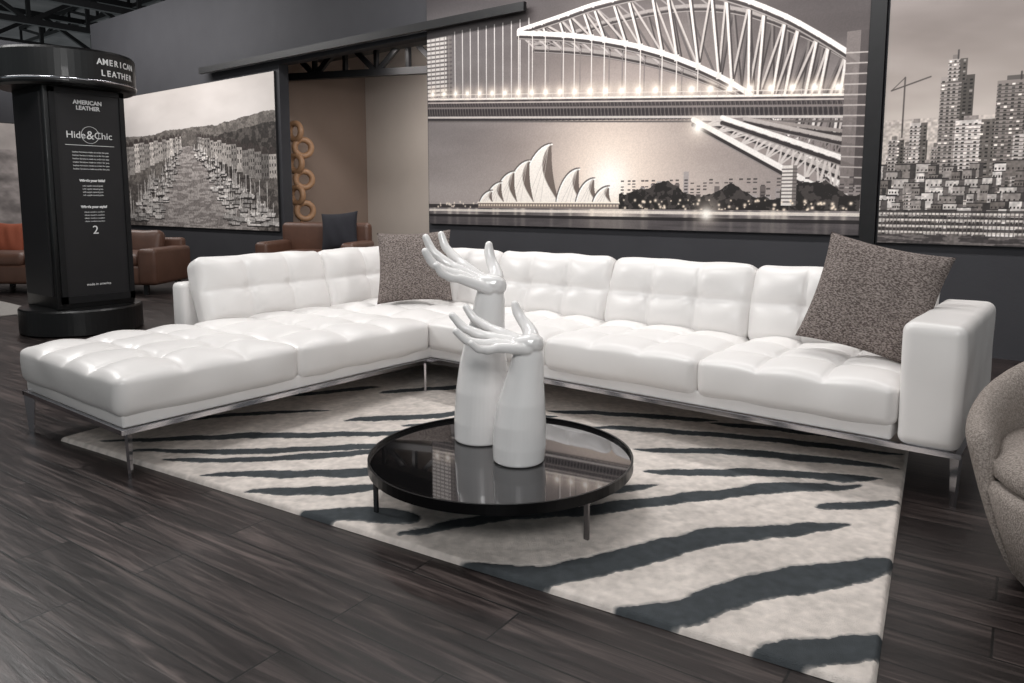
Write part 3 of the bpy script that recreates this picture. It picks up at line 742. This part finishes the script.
# ---------------------------------------------------------------- brown leather sofa (far left)
bs=empty('brown_leather_sofa',(-10.25,4.0,0),math.radians(34))
box('seat_base',-1.25,1.25,-.42,.42,.12,.36,M_brown,bs,.04)
for i,x in enumerate((-.73,.0,.73)):
    o=cushion('seat_cushion_%d'%i,.7,.68,.15,.05,M_brown,None,0,.03,.012,i,bs,res=.04); o.location=(x,-.08,.34)
    o=cushion('back_cushion_%d'%i,.7,.34,.16,.05,M_brown,None,0,.03,.012,i+5,bs,res=.04); o.matrix_local=Matrix.Translation((x,.24,.56))@Matrix.Rotation(math.radians(75),4,'X')
for i,x in enumerate((-1.2,1.2)): box('arm_%d'%i,x-.12,x+.12,-.44,.44,.12,.56,M_brown,bs,.05)
box('back_frame',-1.25,1.25,.34,.46,.12,.66,M_brown,bs,.04)
for i,(x,y) in enumerate(((-1.15,-.36),(1.15,-.36),(-1.15,.38),(1.15,.38))): bar('foot_%d'%i,(x,y,0),(x,y,.13),.05,M_steel,bs)
pillow('cushion_orange',.42,.14,M_orange,(-.85,0.02,.66),Matrix.Rotation(math.radians(70),4,'X'),bs)
box('area_rug',-12.5,-8.5,1.2,3.0,0.0,.014,M_grey,None,.005)

# brown loveseat with a black cushion seen in the doorway
ac=empty('brown_loveseat',(-7.68,5.80,0),math.radians(28))
box('seat_base',-.60,.60,-.38,.38,.14,.38,M_brown,ac,.05)
o=cushion('seat_cushion',.98,.62,.14,.05,M_brown,None,0,.03,.012,31,ac,res=.04); o.location=(0,-.05,.36)
box('back_rest',-.60,.60,.24,.38,.14,.86,M_brown,ac,.06)
for i,x in enumerate((-.55,.55)): box('arm_%d'%i,x-.09,x+.09,-.38,.34,.14,.64,M_brown,ac,.05)
for i,(x,y) in enumerate(((-.5,-.32),(.5,-.32),(-.5,.32),(.5,.32))): bar('foot_%d'%i,(x,y,0),(x,y,.15),.05,M_steel,ac)
pillow('cushion_black',.48,.16,M_blackfab,(0.28,.06,.76),Matrix.Rotation(math.radians(76),4,'X')@Matrix.Rotation(math.radians(5),4,'Z'),ac)

# wood ring totem
rt=empty('wood_ring_sculpture',(-9.55,6.95,0),math.radians(35))
lathe('stand',[(.18,0),(.18,.03),(.03,.05),(.02,.9)],M_wood,32,rt)
for i in range(6):
    bpy.ops.mesh.primitive_torus_add(major_radius=.12,minor_radius=.045,major_segments=40,minor_segments=14)
    o=bpy.context.object; o.name='ring_%d'%i; o.data.materials.append(M_wood); o.parent=rt
    o.location=(.05*(-1)**i,0.02*(-1)**i,.98+i*.235); o.rotation_euler=(math.pi/2,0,math.radians(28*(-1)**i))
    o.data.polygons.foreach_set('use_smooth',[True]*len(o.data.polygons))

# ---------------------------------------------------------------- boucle tub chair (right edge)
ch=empty('boucle_tub_chair',(0.185,2.68,0),math.radians(-22))
def shell_chair():
    n=72; vs=[];fs=[]
    rows=[]
    for i in range(n+1):
        a=math.radians(-42+264*i/n)
        e_=min(i,n-i)/n
        top=0.46+0.21*min(1,max(0,(math.sin(a)+0.70)/1.25))**0.9
        tk=min(1,(e_/0.03))**.5
        row=[]
        pts=[(r,min(z,top-.06)) for r,z in [(.33,.03),(.36,.06),(.42,.2),(.465,.36),(.485,.46)]]
        pts+=[(.487,top-.05),(.476,top-.015),(.452,top),(.42,top-.01),(.395,top-.05),(.385,top-.12),(.38,.30),(.37,.12),(.34,.03)]
        for r,z in pts:
            rm_=.43; r=rm_+(r-rm_)*(.35+.65*tk) if z>.25 else r
            row.append(len(vs)); vs.append((r*math.cos(a),r*math.sin(a),z))
        rows.append(row)
    m_=len(rows[0])
    for i in range(n):
        for j in range(m_):
            a,b=rows[i][j],rows[i][(j+1)%m_]; c,d=rows[i+1][(j+1)%m_],rows[i+1][j]
            fs.append((a,d,c,b))
    fs.append(tuple(rows[0])); fs.append(tuple(rows[-1][::-1]))
    o=obj_from('shell',vs,fs,M_boucle,True,ch)
    s_=o.modifiers.new('sub','SUBSURF'); s_.levels=1; s_.render_levels=1
shell_chair()
lathe('seat_base',[(.30,.03),(.345,.05),(.40,.2),(.43,.30),(.42,.33)],M_boucle,48,ch)
lathe('seat_cushion',[(.30,.31),(.39,.325),(.42,.35),(.42,.39),(.38,.43),(.25,.45),(0.0001,.455)],M_boucle,48,ch)
lathe('swivel_base',[(.28,0.0),(.28,.02),(.26,.035)],M_steel,48,ch)
pillow('lumbar_pillow',.34,.12,M_boucle,(0,.20,.57),Matrix.Rotation(math.radians(72),4,'X'),ch)

# ---------------------------------------------------------------- lights
def area(name,loc,target,sx,sy,power,col=(1,1,1)):
    l=bpy.data.lights.new(name,'AREA'); l.shape='RECTANGLE'; l.size=sx; l.size_y=sy; l.energy=power; l.color=col
    o=bpy.data.objects.new(name,l); COL.objects.link(o); o.location=loc
    o.rotation_euler=(Vector(target)-Vector(loc)).to_track_quat('-Z','Y').to_euler(); return o
area('overhead_light',(-2.6,1.9,4.4),(-2.4,2.6,0),1.8,.8,70,(1,.99,.98))
area('front_softlight',(0.8,-1.2,3.0),(-2.2,3.2,0.4),1.4,1.0,76,(1,.99,.98))
area('left_key_light',(-6.0,1.2,3.7),(-2.6,3.0,0.3),.8,.6,66,(1,.985,.97))
area('mural_fill_main',(-3.8,4.7,4.25),(-3.8,6.4,1.9),5.5,.3,140,(1,.975,.955))  # added fill to brighten the bridge mural, no fixture
area('mural_fill_right',(0.4,4.7,4.25),(0.4,6.4,1.9),3,.3,75,(1,.975,.955))  # added fill for the skyline mural, no lamp behind it
area('mural_fill_left',(-11.5,4.6,4.25),(-11.5,6.4,1.9),4.5,.3,125,(1,.975,.955))  # added fill for the canal mural, unseen source
area('backroom_light',(-7.4,7.3,3.0),(-7.6,8.6,1),1.5,1,34,(1,.94,.9))
area('left_light',(-8.5,1.5,4.4),(-9,3,0),2.5,1.5,50,(1,.98,.96))
area('roof_fill',(-14,3,4.0),(-15,4,6),3,3,150,(1,.99,.98))  # added fill so the roof trusses are lit, no fixture there
w=bpy.data.worlds.new('world'); S.world=w; w.use_nodes=True
w.node_tree.nodes['Background'].inputs['Color'].default_value=(.76,.84,.86,1); w.node_tree.nodes['Background'].inputs['Strength'].default_value=0.29

# ---------------------------------------------------------------- camera
cam=bpy.data.cameras.new('camera'); co=bpy.data.objects.new('camera',cam); COL.objects.link(co)
co.location=(0,0,1.15); co.rotation_euler=(math.radians(90-6.8),0,math.radians(38.35))
cam.sensor_width=36; cam.lens=36*750/1024; cam.shift_y=-52.5/1024
cam.clip_end=100
S.camera=co
